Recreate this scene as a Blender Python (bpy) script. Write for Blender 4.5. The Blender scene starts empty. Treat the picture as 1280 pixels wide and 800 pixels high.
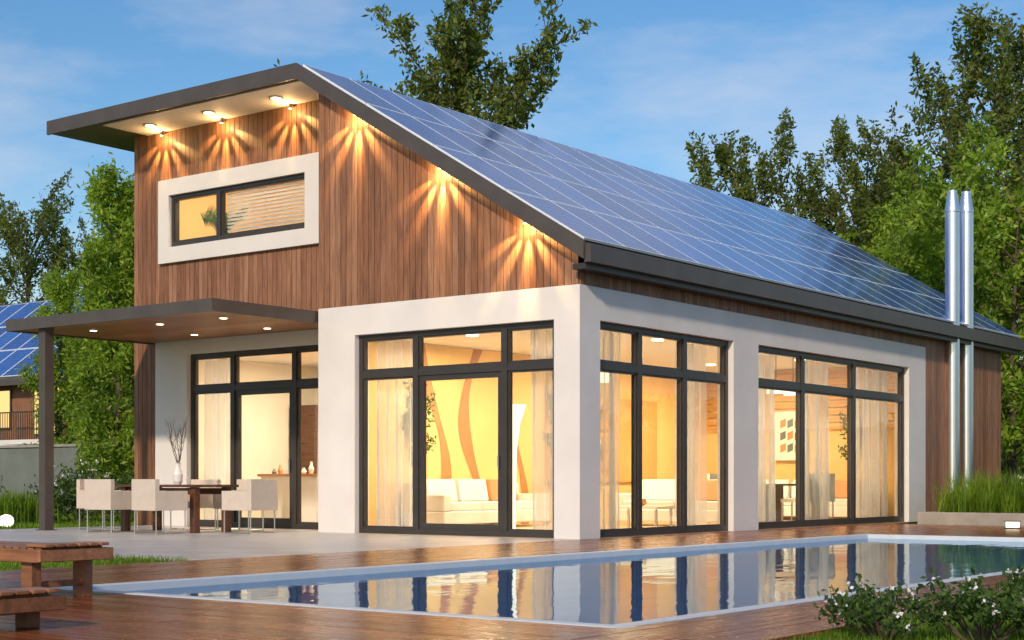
import bpy, math, random
import numpy as np
from mathutils import Vector, Matrix
random.seed(7); rng=np.random.default_rng(7)
S=bpy.context.scene
S.view_settings.view_transform='Standard'
try: S.view_settings.look='None'
except Exception: pass
S.view_settings.exposure=0
COL=S.collection

# ---------------------------------------------------------------- materials
def newmat(name):
    m=bpy.data.materials.new(name); m.use_nodes=True
    nt=m.node_tree; nt.nodes.clear()
    out=nt.nodes.new('ShaderNodeOutputMaterial')
    return m,nt,out
def N(nt,t,**kw):
    n=nt.nodes.new(t)
    for k,v in kw.items(): setattr(n,k,v)
    return n
def ramp(nt,cols,fac):
    r=N(nt,'ShaderNodeValToRGB'); e=r.color_ramp.elements
    while len(e)<len(cols): e.new(0.5)
    for i,(p,c) in enumerate(cols):
        e[i].position=p; e[i].color=(c[0],c[1],c[2],1)
    nt.links.new(fac,r.inputs[0]); return r.outputs[0]
def objco(nt,scale=(1,1,1)):
    tc=N(nt,'ShaderNodeTexCoord'); mp=N(nt,'ShaderNodeMapping'); mp.inputs['Scale'].default_value=scale
    nt.links.new(tc.outputs['Object'],mp.inputs[0]); return mp.outputs[0]
def noise(nt,co,scale,detail=4,rough=.55):
    n=N(nt,'ShaderNodeTexNoise'); n.inputs['Scale'].default_value=scale; n.inputs['Detail'].default_value=detail
    n.inputs['Roughness'].default_value=rough; nt.links.new(co,n.inputs['Vector']); return n.outputs['Fac']
def mixc(nt,fac,a,b,mode='MIX'):
    m=N(nt,'ShaderNodeMix',data_type='RGBA',blend_type=mode)
    for s,v in ((0,fac),(6,a),(7,b)):
        if hasattr(v,'is_linked'): nt.links.new(v,m.inputs[s])
        elif s==0: m.inputs[0].default_value=v
        else: m.inputs[s].default_value=(v[0],v[1],v[2],1)
    return m.outputs[2]
def princ(nt,out,col,rough=.5,metal=0,spec=.5,bump=None,bs=.3,bd=.01):
    p=N(nt,'ShaderNodeBsdfPrincipled')
    if hasattr(col,'is_linked'): nt.links.new(col,p.inputs['Base Color'])
    else: p.inputs['Base Color'].default_value=(col[0],col[1],col[2],1)
    if hasattr(rough,'is_linked'): nt.links.new(rough,p.inputs['Roughness'])
    else: p.inputs['Roughness'].default_value=rough
    p.inputs['Metallic'].default_value=metal
    p.inputs['Specular IOR Level'].default_value=spec
    if bump is not None:
        b=N(nt,'ShaderNodeBump'); b.inputs['Strength'].default_value=bs; b.inputs['Distance'].default_value=bd
        nt.links.new(bump,b.inputs['Height']); nt.links.new(b.outputs[0],p.inputs['Normal'])
    nt.links.new(p.outputs[0],out.inputs[0]); return p
def island(nt):
    return N(nt,'ShaderNodeNewGeometry').outputs['Random Per Island']
def mrange(nt,v,a,b):
    m=N(nt,'ShaderNodeMapRange'); m.inputs['To Min'].default_value=a; m.inputs['To Max'].default_value=b
    nt.links.new(v,m.inputs['Value']); return m.outputs[0]

def wood(name,cols,grain=(14,14,1.2),rough=(.35,.6),spec=.5):
    m,nt,out=newmat(name)
    r=island(nt); base=ramp(nt,[(0,cols[0]),(.35,cols[1]),(.7,cols[2]),(1,cols[3])],r)
    co=objco(nt,grain)
    ad=N(nt,'ShaderNodeVectorMath',operation='ADD'); nt.links.new(co,ad.inputs[0])
    cb=N(nt,'ShaderNodeCombineXYZ')
    ml=N(nt,'ShaderNodeMath',operation='MULTIPLY'); ml.inputs[1].default_value=37; nt.links.new(r,ml.inputs[0])
    for i in range(3): nt.links.new(ml.outputs[0],cb.inputs[i])
    nt.links.new(cb.outputs[0],ad.inputs[1])
    n=noise(nt,ad.outputs[0],1.6,6,.65)
    g=ramp(nt,[(.3,(.55,.5,.45)),(.7,(1.25,1.2,1.15))],n)
    c=mixc(nt,1.0,base,g,'MULTIPLY')
    big=noise(nt,objco(nt),.6,3); c=mixc(nt,1.0,c,ramp(nt,[(.3,(.82,.82,.82)),(.7,(1.12,1.12,1.12))],big),'MULTIPLY')
    princ(nt,out,c,mrange(nt,n,*rough),0,spec,n,.25,.004)
    return m
M={}
M['clad']=wood('cladding_wood',[(.23,.108,.058),(.28,.135,.075),(.32,.162,.092),(.37,.20,.12)],rough=(.4,.62),spec=.35)
M['deckY']=wood('deck_wood_y',[(.17,.046,.016),(.23,.066,.024),(.29,.088,.032),(.34,.115,.045)],grain=(14,1.0,14),rough=(.16,.36),spec=.38)
M['deckX']=wood('deck_wood_x',[(.17,.046,.016),(.23,.066,.024),(.29,.088,.032),(.34,.115,.045)],grain=(1.0,14,14),rough=(.16,.36),spec=.38)
M['teak']=wood('teak',[(.26,.115,.055),(.31,.14,.068),(.36,.165,.08),(.42,.20,.10)],grain=(1.2,14,14),rough=(.35,.55))
M['tablewood']=wood('table_wood',[(.09,.035,.018),(.11,.045,.022),(.13,.05,.025),(.15,.06,.03)],grain=(1.2,14,14),rough=(.2,.4))
def simple(name,col,rough=.5,metal=0,spec=.5,var=.08,sc=3,bs=.0,bscale=60):
    m,nt,out=newmat(name)
    co=objco(nt); n=noise(nt,co,sc,5)
    lo=tuple(c*(1-var) for c in col); hi=tuple(min(1,c*(1+var)) for c in col)
    c=ramp(nt,[(.3,lo),(.7,hi)],n)
    b=noise(nt,co,bscale,3) if bs>0 else None
    princ(nt,out,c,rough,metal,spec,b,bs,.004); return m
M['plaster']=simple('white_plaster',(.76,.72,.68),.8,var=.06,sc=1.2,bs=.35,bscale=90)
M['dark']=simple('dark_aluminium',(.045,.038,.034),.38,.0,.5,var=.15)
M['fascia']=simple('fascia_metal',(.08,.066,.057),.42,0,.5,var=.12)
M['soffit']=simple('soffit_white',(.82,.78,.72),.7,var=.03)
M['backing']=simple('backing',(.02,.012,.008),.9)
M['inwall']=simple('interior_paint',(.80,.54,.22),.8,var=.10,sc=.8)
M['inorange']=simple('interior_orange_paint',(.66,.36,.11),.7,var=.12,sc=1.5)
M['inwhite']=simple('interior_white',(.8,.76,.68),.7,var=.03)
M['infloor']=simple('interior_floor',(.5,.36,.22),.3,var=.1)
M['cream']=simple('cream_fabric',(.62,.53,.44),.9,var=.06,sc=6,bs=.4,bscale=250)
M['sofa']=simple('sofa_fabric',(.80,.78,.74),.9,var=.05,sc=5,bs=.3,bscale=200)
M['metal']=simple('steel_leg',(.6,.58,.55),.3,1,.5)
M['pipe']=simple('stainless_pipe',(.84,.83,.82),.3,1,.5,var=.04)
M['concrete']=simple('concrete',(.30,.28,.25),.8,var=.12,sc=4,bs=.4,bscale=40)
M['gwall']=simple('garden_wall_render',(.16,.18,.16),.85,var=.15,sc=1.5,bs=.4,bscale=30)
M['coping']=simple('pool_coping_stone',(.62,.68,.72),.45,var=.05,sc=5)
M['bark']=simple('bark',(.10,.075,.05),.9,var=.3,sc=8,bs=.8,bscale=20)
M['ribbon']=simple('ribbon_brown',(.46,.21,.07),.5,var=.12)
M['white']=simple('white_ceramic',(.8,.78,.74),.3,var=.02)
M['soil']=simple('soil',(.05,.035,.025),.95,var=.3,sc=10)
M['copper']=simple('warm_decor',(.55,.25,.1),.4)

def patio_mat():
    m,nt,out=newmat('stone_tile')
    r=island(nt); base=ramp(nt,[(0,(.46,.445,.435)),(1,(.58,.56,.55))],r)
    n=noise(nt,objco(nt),5,6); c=mixc(nt,1,base,ramp(nt,[(.3,(.86,.86,.86)),(.7,(1.08,1.08,1.08))],n),'MULTIPLY')
    princ(nt,out,c,mrange(nt,n,.25,.5),0,.5,n,.1,.003); return m
M['tile']=patio_mat()
def pooltile():
    m,nt,out=newmat('pool_mosaic')
    br=N(nt,'ShaderNodeTexBrick'); br.offset=0; br.inputs['Scale'].default_value=1
    br.inputs['Brick Width'].default_value=.1; br.inputs['Row Height'].default_value=.1; br.inputs['Mortar Size'].default_value=.006
    br.inputs['Color1'].default_value=(.22,.54,.82,1); br.inputs['Color2'].default_value=(.30,.62,.88,1); br.inputs['Mortar'].default_value=(.6,.75,.8,1)
    nt.links.new(objco(nt),br.inputs[0]); princ(nt,out,br.outputs[0],.3); return m
M['pool']=pooltile()
def water():
    m,nt,out=newmat('pool_water')
    co=objco(nt,(1.0,.55,1)); n1=noise(nt,co,1.6,2,.5); n2=noise(nt,co,7,2,.5)
    ad=N(nt,'ShaderNodeMath',operation='MULTIPLY_ADD'); ad.inputs[1].default_value=.2; nt.links.new(n2,ad.inputs[0]); nt.links.new(n1,ad.inputs[2])
    b=N(nt,'ShaderNodeBump'); b.inputs['Strength'].default_value=.35; b.inputs['Distance'].default_value=.02; nt.links.new(ad.outputs[0],b.inputs['Height'])
    f=N(nt,'ShaderNodeFresnel'); f.inputs['IOR'].default_value=1.2
    nt.links.new(b.outputs[0],f.inputs['Normal'])
    g=N(nt,'ShaderNodeBsdfGlossy'); g.inputs['Roughness'].default_value=.012; g.inputs['Color'].default_value=(.74,.88,1,1); nt.links.new(b.outputs[0],g.inputs['Normal'])
    t=N(nt,'ShaderNodeBsdfTransparent'); t.inputs['Color'].default_value=(.65,.88,1.0,1)
    mx=N(nt,'ShaderNodeMixShader'); nt.links.new(f.outputs[0],mx.inputs[0]); nt.links.new(t.outputs[0],mx.inputs[1]); nt.links.new(g.outputs[0],mx.inputs[2])
    nt.links.new(mx.outputs[0],out.inputs[0]); return m
M['water']=water()
def glass():
    m,nt,out=newmat('window_glass')
    n=noise(nt,objco(nt),.9,1); b=N(nt,'ShaderNodeBump'); b.inputs['Strength'].default_value=.05; b.inputs['Distance'].default_value=.02; nt.links.new(n,b.inputs['Height'])
    f=N(nt,'ShaderNodeFresnel'); f.inputs['IOR'].default_value=1.6
    g=N(nt,'ShaderNodeBsdfGlossy'); g.inputs['Roughness'].default_value=.01; nt.links.new(b.outputs[0],g.inputs['Normal'])
    t=N(nt,'ShaderNodeBsdfTransparent'); t.inputs['Color'].default_value=(.94,.95,.94,1)
    mx=N(nt,'ShaderNodeMixShader'); nt.links.new(f.outputs[0],mx.inputs[0]); nt.links.new(t.outputs[0],mx.inputs[1]); nt.links.new(g.outputs[0],mx.inputs[2])
    nt.links.new(mx.outputs[0],out.inputs[0]); return m
M['glass']=glass()
def curtain():
    m,nt,out=newmat('sheer_curtain')
    d=N(nt,'ShaderNodeBsdfDiffuse'); d.inputs['Color'].default_value=(.84,.85,.88,1)
    tl=N(nt,'ShaderNodeBsdfTranslucent'); tl.inputs['Color'].default_value=(.70,.74,.82,1)
    t=N(nt,'ShaderNodeBsdfTransparent')
    a=N(nt,'ShaderNodeMixShader'); a.inputs[0].default_value=.5; nt.links.new(d.outputs[0],a.inputs[1]); nt.links.new(tl.outputs[0],a.inputs[2])
    lw=N(nt,'ShaderNodeLayerWeight'); lw.inputs[0].default_value=.5
    b=N(nt,'ShaderNodeMixShader'); nt.links.new(mrange(nt,lw.outputs['Facing'],.52,.0),b.inputs[0]); nt.links.new(a.outputs[0],b.inputs[1]); nt.links.new(t.outputs[0],b.inputs[2])
    nt.links.new(b.outputs[0],out.inputs[0]); return m
M['curtain']=curtain()
def emit(name,col,st):
    m,nt,out=newmat(name); e=N(nt,'ShaderNodeEmission'); e.inputs[0].default_value=(*col,1); e.inputs[1].default_value=st
    nt.links.new(e.outputs[0],out.inputs[0]); return m
M['lampglow']=emit('lamp_glow',(1,.80,.5),10)
M['softglow']=emit('soft_glow',(1,.86,.62),2.2)
M['winglow']=emit('neighbour_window_glow',(1,.66,.25),1.3)
def solar():
    m,nt,out=newmat('solar_cells')
    co=objco(nt); sx=N(nt,'ShaderNodeSeparateXYZ'); nt.links.new(co,sx.inputs[0])
    def line(o,p,w):
        a=N(nt,'ShaderNodeMath',operation='DIVIDE'); a.inputs[1].default_value=p; nt.links.new(o,a.inputs[0])
        f=N(nt,'ShaderNodeMath',operation='FRACT'); nt.links.new(a.outputs[0],f.inputs[0])
        l=N(nt,'ShaderNodeMath',operation='LESS_THAN'); l.inputs[1].default_value=w; nt.links.new(f.outputs[0],l.inputs[0]); return l.outputs[0]
    l1=line(sx.outputs[0],.17,.06); l2=line(sx.outputs[1],.156,.06)
    mx=N(nt,'ShaderNodeMath',operation='MAXIMUM'); nt.links.new(l1,mx.inputs[0]); nt.links.new(l2,mx.inputs[1])
    vr=ramp(nt,[(0,(.004,.045,.22)),(.5,(.008,.07,.32)),(1,(.016,.11,.44))],island(nt))
    vn=N(nt,'ShaderNodeTexVoronoi'); vn.inputs['Scale'].default_value=14; nt.links.new(co,vn.inputs['Vector'])
    sepv=N(nt,'ShaderNodeSeparateColor'); nt.links.new(vn.outputs['Color'],sepv.inputs[0])
    vr=mixc(nt,1,vr,ramp(nt,[(0,(.75,.75,.78)),(1,(1.3,1.28,1.2))],sepv.outputs[0]),'MULTIPLY')
    c=mixc(nt,mx.outputs[0],vr,(.20,.36,.68))
    n=noise(nt,co,.7,3)
    p=princ(nt,out,c,mrange(nt,n,.05,.18),0,.36); p.inputs['Specular Tint'].default_value=(.45,.68,1,1); return m
M['solar']=solar()
M['pframe']=simple('panel_frame_aluminium',(.80,.86,.94),.5,0,.3,var=.03)
def leaf(name,cols,trans=.42,sc=.5):
    m,nt,out=newmat(name)
    c=ramp(nt,[(0,cols[0]),(.5,cols[1]),(1,cols[2])],island(nt))
    n=noise(nt,objco(nt),sc,3)
    c=mixc(nt,1,c,ramp(nt,[(.32,(.6,.65,.6)),(.68,(1.35,1.3,1.1))],n),'MULTIPLY')
    p=N(nt,'ShaderNodeBsdfPrincipled'); nt.links.new(c,p.inputs['Base Color']); p.inputs['Roughness'].default_value=.5; p.inputs['Specular IOR Level'].default_value=.3
    t=N(nt,'ShaderNodeBsdfTranslucent'); nt.links.new(mixc(nt,1,c,(1.4,1.5,.5),'MULTIPLY'),t.inputs[0])
    mx=N(nt,'ShaderNodeMixShader'); mx.inputs[0].default_value=trans; nt.links.new(p.outputs[0],mx.inputs[1]); nt.links.new(t.outputs[0],mx.inputs[2])
    nt.links.new(mx.outputs[0],out.inputs[0]); return m
M['leafdark']=leaf('foliage_olive',[(.075,.105,.025),(.13,.17,.04),(.20,.235,.06)])
M['leafbright']=leaf('foliage_bright',[(.15,.25,.03),(.23,.35,.045),(.36,.46,.07)])
M['leafbush']=leaf('foliage_bush',[(.035,.08,.02),(.07,.13,.035),(.13,.21,.055)],sc=3)
M['blade']=leaf('grass_blades',[(.09,.17,.015),(.15,.26,.025),(.23,.34,.04)],sc=1)
M['petal']=simple('white_petals',(.75,.72,.78),.6)
def lawn():
    m,nt,out=newmat('lawn_grass'); co=objco(nt)
    n=noise(nt,co,.5,8,.7); n2=noise(nt,co,40,3)
    c=mixc(nt,1,ramp(nt,[(.3,(.05,.10,.015)),(.55,(.09,.16,.025)),(.75,(.13,.2,.035))],n),ramp(nt,[(.3,(.6,.6,.6)),(.7,(1.3,1.3,1.2))],n2),'MULTIPLY')
    princ(nt,out,c,.9,0,.2,n2,.8,.03); return m
M['lawn']=lawn()

# ---------------------------------------------------------------- mesh helpers
class MB:
    def __init__(s): s.v=[];s.f=[];s.m=[];s.mats=[]
    def mi(s,k):
        if k not in s.mats: s.mats.append(k)
        return s.mats.index(k)
    def face(s,pts,k):
        b=len(s.v); s.v+= [tuple(p) for p in pts]; s.f.append(tuple(range(b,b+len(pts)))); s.m.append(s.mi(k))
    def hexa(s,p,k):
        b=len(s.v); s.v+=[tuple(q) for q in p]
        for f in ((3,2,1,0),(4,5,6,7),(0,1,5,4),(1,2,6,5),(2,3,7,6),(3,0,4,7)):
            s.f.append(tuple(b+i for i in f)); s.m.append(s.mi(k))
    def box(s,x0,x1,y0,y1,z0,z1,k):
        x0,x1=sorted((x0,x1)); y0,y1=sorted((y0,y1)); z0,z1=sorted((z0,z1))
        s.hexa([(x0,y0,z0),(x1,y0,z0),(x1,y1,z0),(x0,y1,z0),(x0,y0,z1),(x1,y0,z1),(x1,y1,z1),(x0,y1,z1)],k)
    def tube(s,pts,rad,k,n=8,cap=True):
        pts=[Vector(p) for p in pts]; b=len(s.v); mi=s.mi(k)
        for i,p in enumerate(pts):
            d=(pts[min(i+1,len(pts)-1)]-pts[max(i-1,0)]).normalized()
            a=Vector((1,0,0)) if abs(d.x)<.8 else Vector((0,1,0))
            u=d.cross(a).normalized(); w=d.cross(u)
            r=rad[i] if isinstance(rad,(list,tuple)) else rad
            for j in range(n):
                t=2*math.pi*j/n; s.v.append(tuple(p+u*(r*math.cos(t))+w*(r*math.sin(t))))
        for i in range(len(pts)-1):
            for j in range(n):
                a0=b+i*n+j; a1=b+i*n+(j+1)%n; s.f.append((a0,a1,a1+n,a0+n)); s.m.append(mi)
        if cap:
            s.f.append(tuple(b+j for j in range(n))[::-1]); s.m.append(mi)
            e=b+(len(pts)-1)*n; s.f.append(tuple(e+j for j in range(n))); s.m.append(mi)
    def lathe(s,prof,c,k,n=20):
        s.tube([(c[0],c[1],c[2]+z) for r,z in prof],[r for r,z in prof],k,n)
    def build(s,name,parent=None,loc=(0,0,0),rotz=0,bevel=0,smooth=False):
        me=bpy.data.meshes.new(name); me.from_pydata(s.v,[],s.f)
        for k in s.mats: me.materials.append(M[k])
        me.polygons.foreach_set('material_index',s.m)
        if smooth: me.polygons.foreach_set('use_smooth',[True]*len(s.f))
        me.update()
        o=bpy.data.objects.new(name,me); COL.objects.link(o); o.location=loc; o.rotation_euler=(0,0,rotz)
        if parent: o.parent=parent
        if bevel>0:
            b=o.modifiers.new('bevel','BEVEL'); b.width=bevel; b.segments=2; b.limit_method='ANGLE'
        return o
def empty(name,loc=(0,0,0)):
    e=bpy.data.objects.new(name,None); COL.objects.link(e); e.location=loc; return e
def quads_mesh(name,Q,mat):
    n=len(Q); me=bpy.data.meshes.new(name)
    me.vertices.add(n*4); me.vertices.foreach_set('co',Q.reshape(-1).astype(np.float32))
    me.loops.add(n*4); me.loops.foreach_set('vertex_index',np.arange(n*4,dtype=np.int32))
    me.polygons.add(n); me.polygons.foreach_set('loop_start',np.arange(0,n*4,4,dtype=np.int32)); me.polygons.foreach_set('loop_total',np.full(n,4,dtype=np.int32))
    me.materials.append(M[mat]); me.update(calc_edges=True); me.validate(); return me
def link(me,name,parent=None,loc=(0,0,0),rotz=0,sc=1):
    o=bpy.data.objects.new(name,me); COL.objects.link(o); o.location=loc; o.rotation_euler=(0,0,rotz)
    o.scale=(sc,sc,sc) if not isinstance(sc,tuple) else sc
    if parent: o.parent=parent
    return o

# ---------------------------------------------------------------- house
H=empty('modern_house')
def zun(x): return 3.86+(.25-x)*.615
cb=MB(); P=.118
def boards_front(x0,x1,yf,z0f,z1f,holes=()):
    n=max(1,round((x1-x0)/P)); w=(x1-x0)/n
    for i in range(n):
        a=x0+i*w+.005; b=x0+(i+1)*w-.005; segs=[(z0f(a),z0f(b),z1f(a),z1f(b))]
        for hx0,hx1,hz0,hz1 in holes:
            if (a+b)/2>hx0 and (a+b)/2<hx1:
                s=segs[0]; segs=[(s[0],s[1],hz0,hz0),(hz1,hz1,s[2],s[3])]
        for la,lb,ta,tb in segs:
            cb.hexa([(a,yf-.022,la),(b,yf-.022,lb),(b,yf,lb),(a,yf,la),(a,yf-.022,ta),(b,yf-.022,tb),(b,yf,tb),(a,yf,ta)],'clad')
def boards_right(y0,y1,xf,z0,z1):
    n=max(1,round((y1-y0)/P)); w=(y1-y0)/n
    for i in range(n): cb.box(xf,xf+.022,y0+i*w+.005,y0+(i+1)*w-.005,z0,z1,'clad')
k=lambda c:(lambda x:c)
boards_front(-5.0,.0,0,k(3.545),lambda x:zun(x)+.03)
WIN2=(-9.59,-6.137,5.05,5.99)
boards_front(-10.04,-5.0,.9,k(3.545),k(7.2),[(-9.65,-6.08,5.0,6.05)])
boards_front(-10.65,-10.04,.9,k(0.0),k(7.2))
boards_right(0.0,12.37,0,3.545,3.75)
boards_right(12.37,16.84,0,0,3.75)
for i in range(8):
    cb.box(-5.022,-5.0,.0+i*.113,.108+i*.113,3.545,7.08,'clad')
cb.build('wood_cladding',H)
w=MB()
w.hexa([(-5,.003,3.545),(-.0,.003,3.545),(-.0,.2,3.545),(-5,.2,3.545),(-5,.003,zun(-5)+.02),(0,.003,zun(0)+.02),(0,.2,zun(0)+.02),(-5,.2,zun(-5)+.02)],'backing')
w.box(-.2,-.003,.2,16.84,3.545,3.84,'backing')
w.box(-.2,-.003,12.37,16.84,0,3.545,'backing')
w.box(-5,-4.9,.2,1.0,3.545,7.0,'backing')
w.box(-10.65,-10.04,.903,1.1,0,3.545,'backing')
w.box(-10.65,WIN2[0]-.05,.903,1.1,3.545,7.2,'backing'); w.box(WIN2[1]+.05,-4.9,1.0,1.1,3.545,7.1,'backing')
w.box(WIN2[0]-.05,WIN2[1]+.05,.903,1.1,3.545,WIN2[2]-.05,'backing'); w.box(WIN2[0]-.05,WIN2[1]+.05,.903,1.1,WIN2[3]+.05,7.2,'backing')
w.box(-10.65,-10.55,1.1,16.84,0,7.2,'clad')
w.box(-10.65,-5.24,16.75,16.84,0,7.19,'clad')
w.hexa([(-5.24,16.75,0),(0,16.75,0),(0,16.84,0),(-5.24,16.84,0),(-5.24,16.75,7.19),(0,16.75,zun(0)),(0,16.84,zun(0)),(-5.24,16.84,7.19)],'clad')
w.build('structural_wall',H)
p=MB()
T=3.54
p.box(-.41,.03,-.03,.27,0,T,'plaster'); p.box(-5.0,-4.217,-.03,.27,0,T,'plaster'); p.box(-4.217,-.41,-.03,.27,3.08,T,'plaster')
p.box(-.27,.03,.27,.477,0,T,'plaster'); p.box(-.27,.03,4.345,5.19,0,T,'plaster'); p.box(-.27,.03,11.52,12.37,0,T,'plaster')
p.box(-.27,.03,.477,4.345,3.08,T,'plaster'); p.box(-.27,.03,5.19,11.52,3.08,T,'plaster')
p.box(-10.04,-9.18,.87,1.15,0,T,'plaster'); p.box(-5.37,-5.0,.87,1.15,0,T,'plaster'); p.box(-9.18,-5.37,.87,1.15,3.10,T,'plaster')
p.box(-5.0,-4.9,.27,.87,0,T,'plaster')
x0,x1,z0,z1=-9.88,-5.03,4.77,6.28
p.box(x0,WIN2[0],.80,.98,z0,z1,'plaster'); p.box(WIN2[1],x1,.80,.98,z0,z1,'plaster')
p.box(WIN2[0],WIN2[1],.80,.98,z0,WIN2[2],'plaster'); p.box(WIN2[0],WIN2[1],.80,.98,WIN2[3],z1,'plaster')
p.build('white_wall',H)
r=MB()
prof=[(.25,4.065),(-5.24,7.39),(-11.66,7.39),(-11.66,7.20),(-5.18,7.20),(.25,3.86)]
ya,yb=-.25,17.6
A=[(x,ya,z) for x,z in prof]; B=[(x,yb,z) for x,z in prof]
r.face(A,'fascia'); r.face(B[::-1],'fascia')
for i in range(6):
    j=(i+1)%6; r.face([A[j],A[i],B[i],B[j]],'fascia')
r.box(.253,.36,-.25,17.6,3.80,4.045,'fascia')
r.box(.025,.25,-.2,17.5,3.72,3.80,'dark')
r.hexa([(-5.24,-.29,7.18),(.27,-.29,3.84),(.27,-.253,3.84),(-5.24,-.253,7.18),(-5.24,-.29,7.43),(.27,-.29,4.10),(.27,-.253,4.10),(-5.24,-.253,7.43)],'fascia')
r.box(-11.69,-5.24,-.29,-.253,7.18,7.43,'fascia')
r.build('roof',H)
sf=MB(); sf.box(-10.25,-5.03,-.15,.87,7.175,7.197,'soffit')
sf.build('roof_soffit',H)
dl=MB()
for x,y in ((-9.55,.35),(-8.0,.35),(-6.35,.35)):
    dl.tube([(x,y,7.174),(x,y,7.160)],.12,'metal',20); dl.tube([(x,y,7.159),(x,y,7.156)],.085,'lampglow',20)
dl.build('soffit_downlight',H)
al=math.atan(.6056); ca,sa=math.cos(al),math.sin(al)
sp=MB(); L=5.49/ca; rows=4; ph=(L-.1)/rows; cols=17; pw=(yb-ya-.1)/cols
for i in range(cols):
    for j in range(rows):
        x0=.05+i*pw+.004; x1=.05+(i+1)*pw-.004; y0=.06+j*ph+.004; y1=.06+(j+1)*ph-.004
        sp.box(x0,x1,y0,y1,.02,.055,'pframe')
        q=.024; sp.face([(x0+q,y0+q,.0565),(x1-q,y0+q,.0565),(x1-q,y1-q,.0565),(x0+q,y1-q,.0565)],'solar')
so=sp.build('solar_panel_array',H)
so.matrix_local=Matrix(((0,-ca,sa,.25),(1,0,0,ya),(0,sa,ca,4.065),(0,0,0,1)))
fr=MB(); gl=MB()
def mapper(kind,pos):
    if kind=='F': return lambda mb,a0,a1,z0,z1,d0,d1,kk: mb.box(a0,a1,pos+d0,pos+d1,z0,z1,kk)
    return lambda mb,a0,a1,z0,z1,d0,d1,kk: mb.box(pos-d0,pos-d1,a0,a1,z0,z1,kk)
def window(kind,pos,a0,a1,z0,z1,mull,tz,doors=(),fw=.075):
    B=mapper(kind,pos)
    B(fr,a0,a0+fw,z0,z1,.07,.18,'dark'); B(fr,a1-fw,a1,z0,z1,.07,.18,'dark')
    B(fr,a0+fw,a1-fw,z1-fw,z1,.07,.18,'dark'); B(fr,a0+fw,a1-fw,z0,z0+.09,.07,.18,'dark')
    if tz: B(fr,a0+fw,a1-fw,tz-.055,tz+.055,.065,.185,'dark')
    for m in mull: B(fr,m-.05,m+.05,z0+.09,z1-fw,.06,.19,'dark')
    e=[a0+fw-.05]+list(mull)+[a1-fw+.05]
    for i in range(len(e)-1):
        l,rr=e[i]+.05,e[i+1]-.05
        zz=[(z0+.09,tz-.055),(tz+.055,z1-fw)] if tz else [(z0+.09,z1-fw)]
        for n_,(b,t) in enumerate(zz):
            s=.085 if (i in doors and n_==0) else .03
            B(fr,l,l+s,b,t,.09,.16,'dark'); B(fr,rr-s,rr,b,t,.09,.16,'dark'); B(fr,l+s,rr-s,t-s,t,.09,.16,'dark'); B(fr,l+s,rr-s,b,b+s,.09,.16,'dark')
            if i in doors and n_==0:
                B(fr,rr-.06,rr-.03,1.0,1.18,.04,.09,'metal')
    if kind=='F': gl.face([(a0+.02,pos+.125,z0),(a1-.02,pos+.125,z0),(a1-.02,pos+.125,z1),(a0+.02,pos+.125,z1)],'glass')
    else: gl.face([(pos-.125,a0+.02,z0),(pos-.125,a1-.02,z0),(pos-.125,a1-.02,z1),(pos-.125,a0+.02,z1)],'glass')
window('F',0,-4.217,-.41,0,3.08,[-3.05,-1.36],2.46,(1,))
window('F',.9,-9.18,-5.37,0,3.10,[-8.08,-6.55],2.46,(1,))
window('R',0,.477,4.345,0,3.08,[1.68,2.98],2.46)
window('R',0,5.19,11.52,0,3.08,[7.03,9.16],2.46)
window('F',.80,WIN2[0],WIN2[1],WIN2[2],WIN2[3],[-8.33],None,fw=.06)
fr.build('window_frames',H); gl.build('window_glazing',H)
bl=MB()
for i in range(14):
    z=5.09+i*.064
    bl.face([(-8.26,1.00,z+.036),(-6.2,1.00,z+.036),(-6.2,1.025,z),(-8.26,1.025,z)],'white')
bl.build('window_blind',H)
cu=MB()
def curt(kind,pos,a0,a1,z0=.04,z1=3.0):
    n=int((a1-a0)/.012); ph=random.random()*6; nz=6
    def pt(i,j):
        a=a0+(a1-a0)*i/n; t=j/nz
        wv=.06*math.sin(a*40+ph+1.4*math.sin(a*9+t*.6))*(.6+.4*(1-t))+.04*math.sin(a*15+ph+.5*t)
        zz=z0+(z1-z0)*t
        return (a,pos+wv,zz) if kind=='F' else (pos-wv,a,zz)
    b=len(cu.v); mi=cu.mi('curtain')
    for i in range(n+1):
        for j in range(nz+1): cu.v.append(pt(i,j))
    for i in range(n):
        for j in range(nz):
            q=b+i*(nz+1)+j; cu.f.append((q,q+nz+1,q+nz+2,q+1)); cu.m.append(mi)
curt('F',.38,-4.15,-3.35); curt('F',.38,-1.12,-.4)
curt('R',-.38,.5,1.6); curt('R',-.38,3.2,4.05); curt('R',-.38,5.25,6.5); curt('R',-.38,7.6,8.7); curt('R',-.38,10.0,11.4)
curt('F',1.28,-9.1,-8.3); curt('F',1.28,-6.3,-5.45)
cu.build('curtains',H,smooth=True)
n=MB()
n.box(-10.55,-5.25,1.15,12,-.02,.005,'infloor'); n.box(-5.1,-.0,.0,12.3,-.02,.004,'infloor')
n.box(-10.55,-.22,1.16,12.3,3.20,3.3,'inwhite'); n.box(-4.88,-.22,.28,1.155,3.20,3.3,'inwhite')
n.box(-5.25,-5.1,1.155,12.1,.006,3.195,'inwall'); n.box(-5.1,-.28,12.1,12.25,.006,3.195,'inwall')
n.box(-10.5,-5.25,5.5,5.6,.006,3.195,'inwhite'); n.box(-10.54,-10.42,1.16,5.5,.006,3.195,'inwhite')
for i in range(8): n.box(-5.05,-.3,12.04,12.1,1.9+i*.155,2.0+i*.155,'inorange')
n.box(-5.09,-5.03,6.2,10.2,.8,2.5,'inorange')
for i in range(4): n.box(-5.05,-4.75,6.3,7.9,1.0+i*.4,1.03+i*.4,'tablewood')
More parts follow.
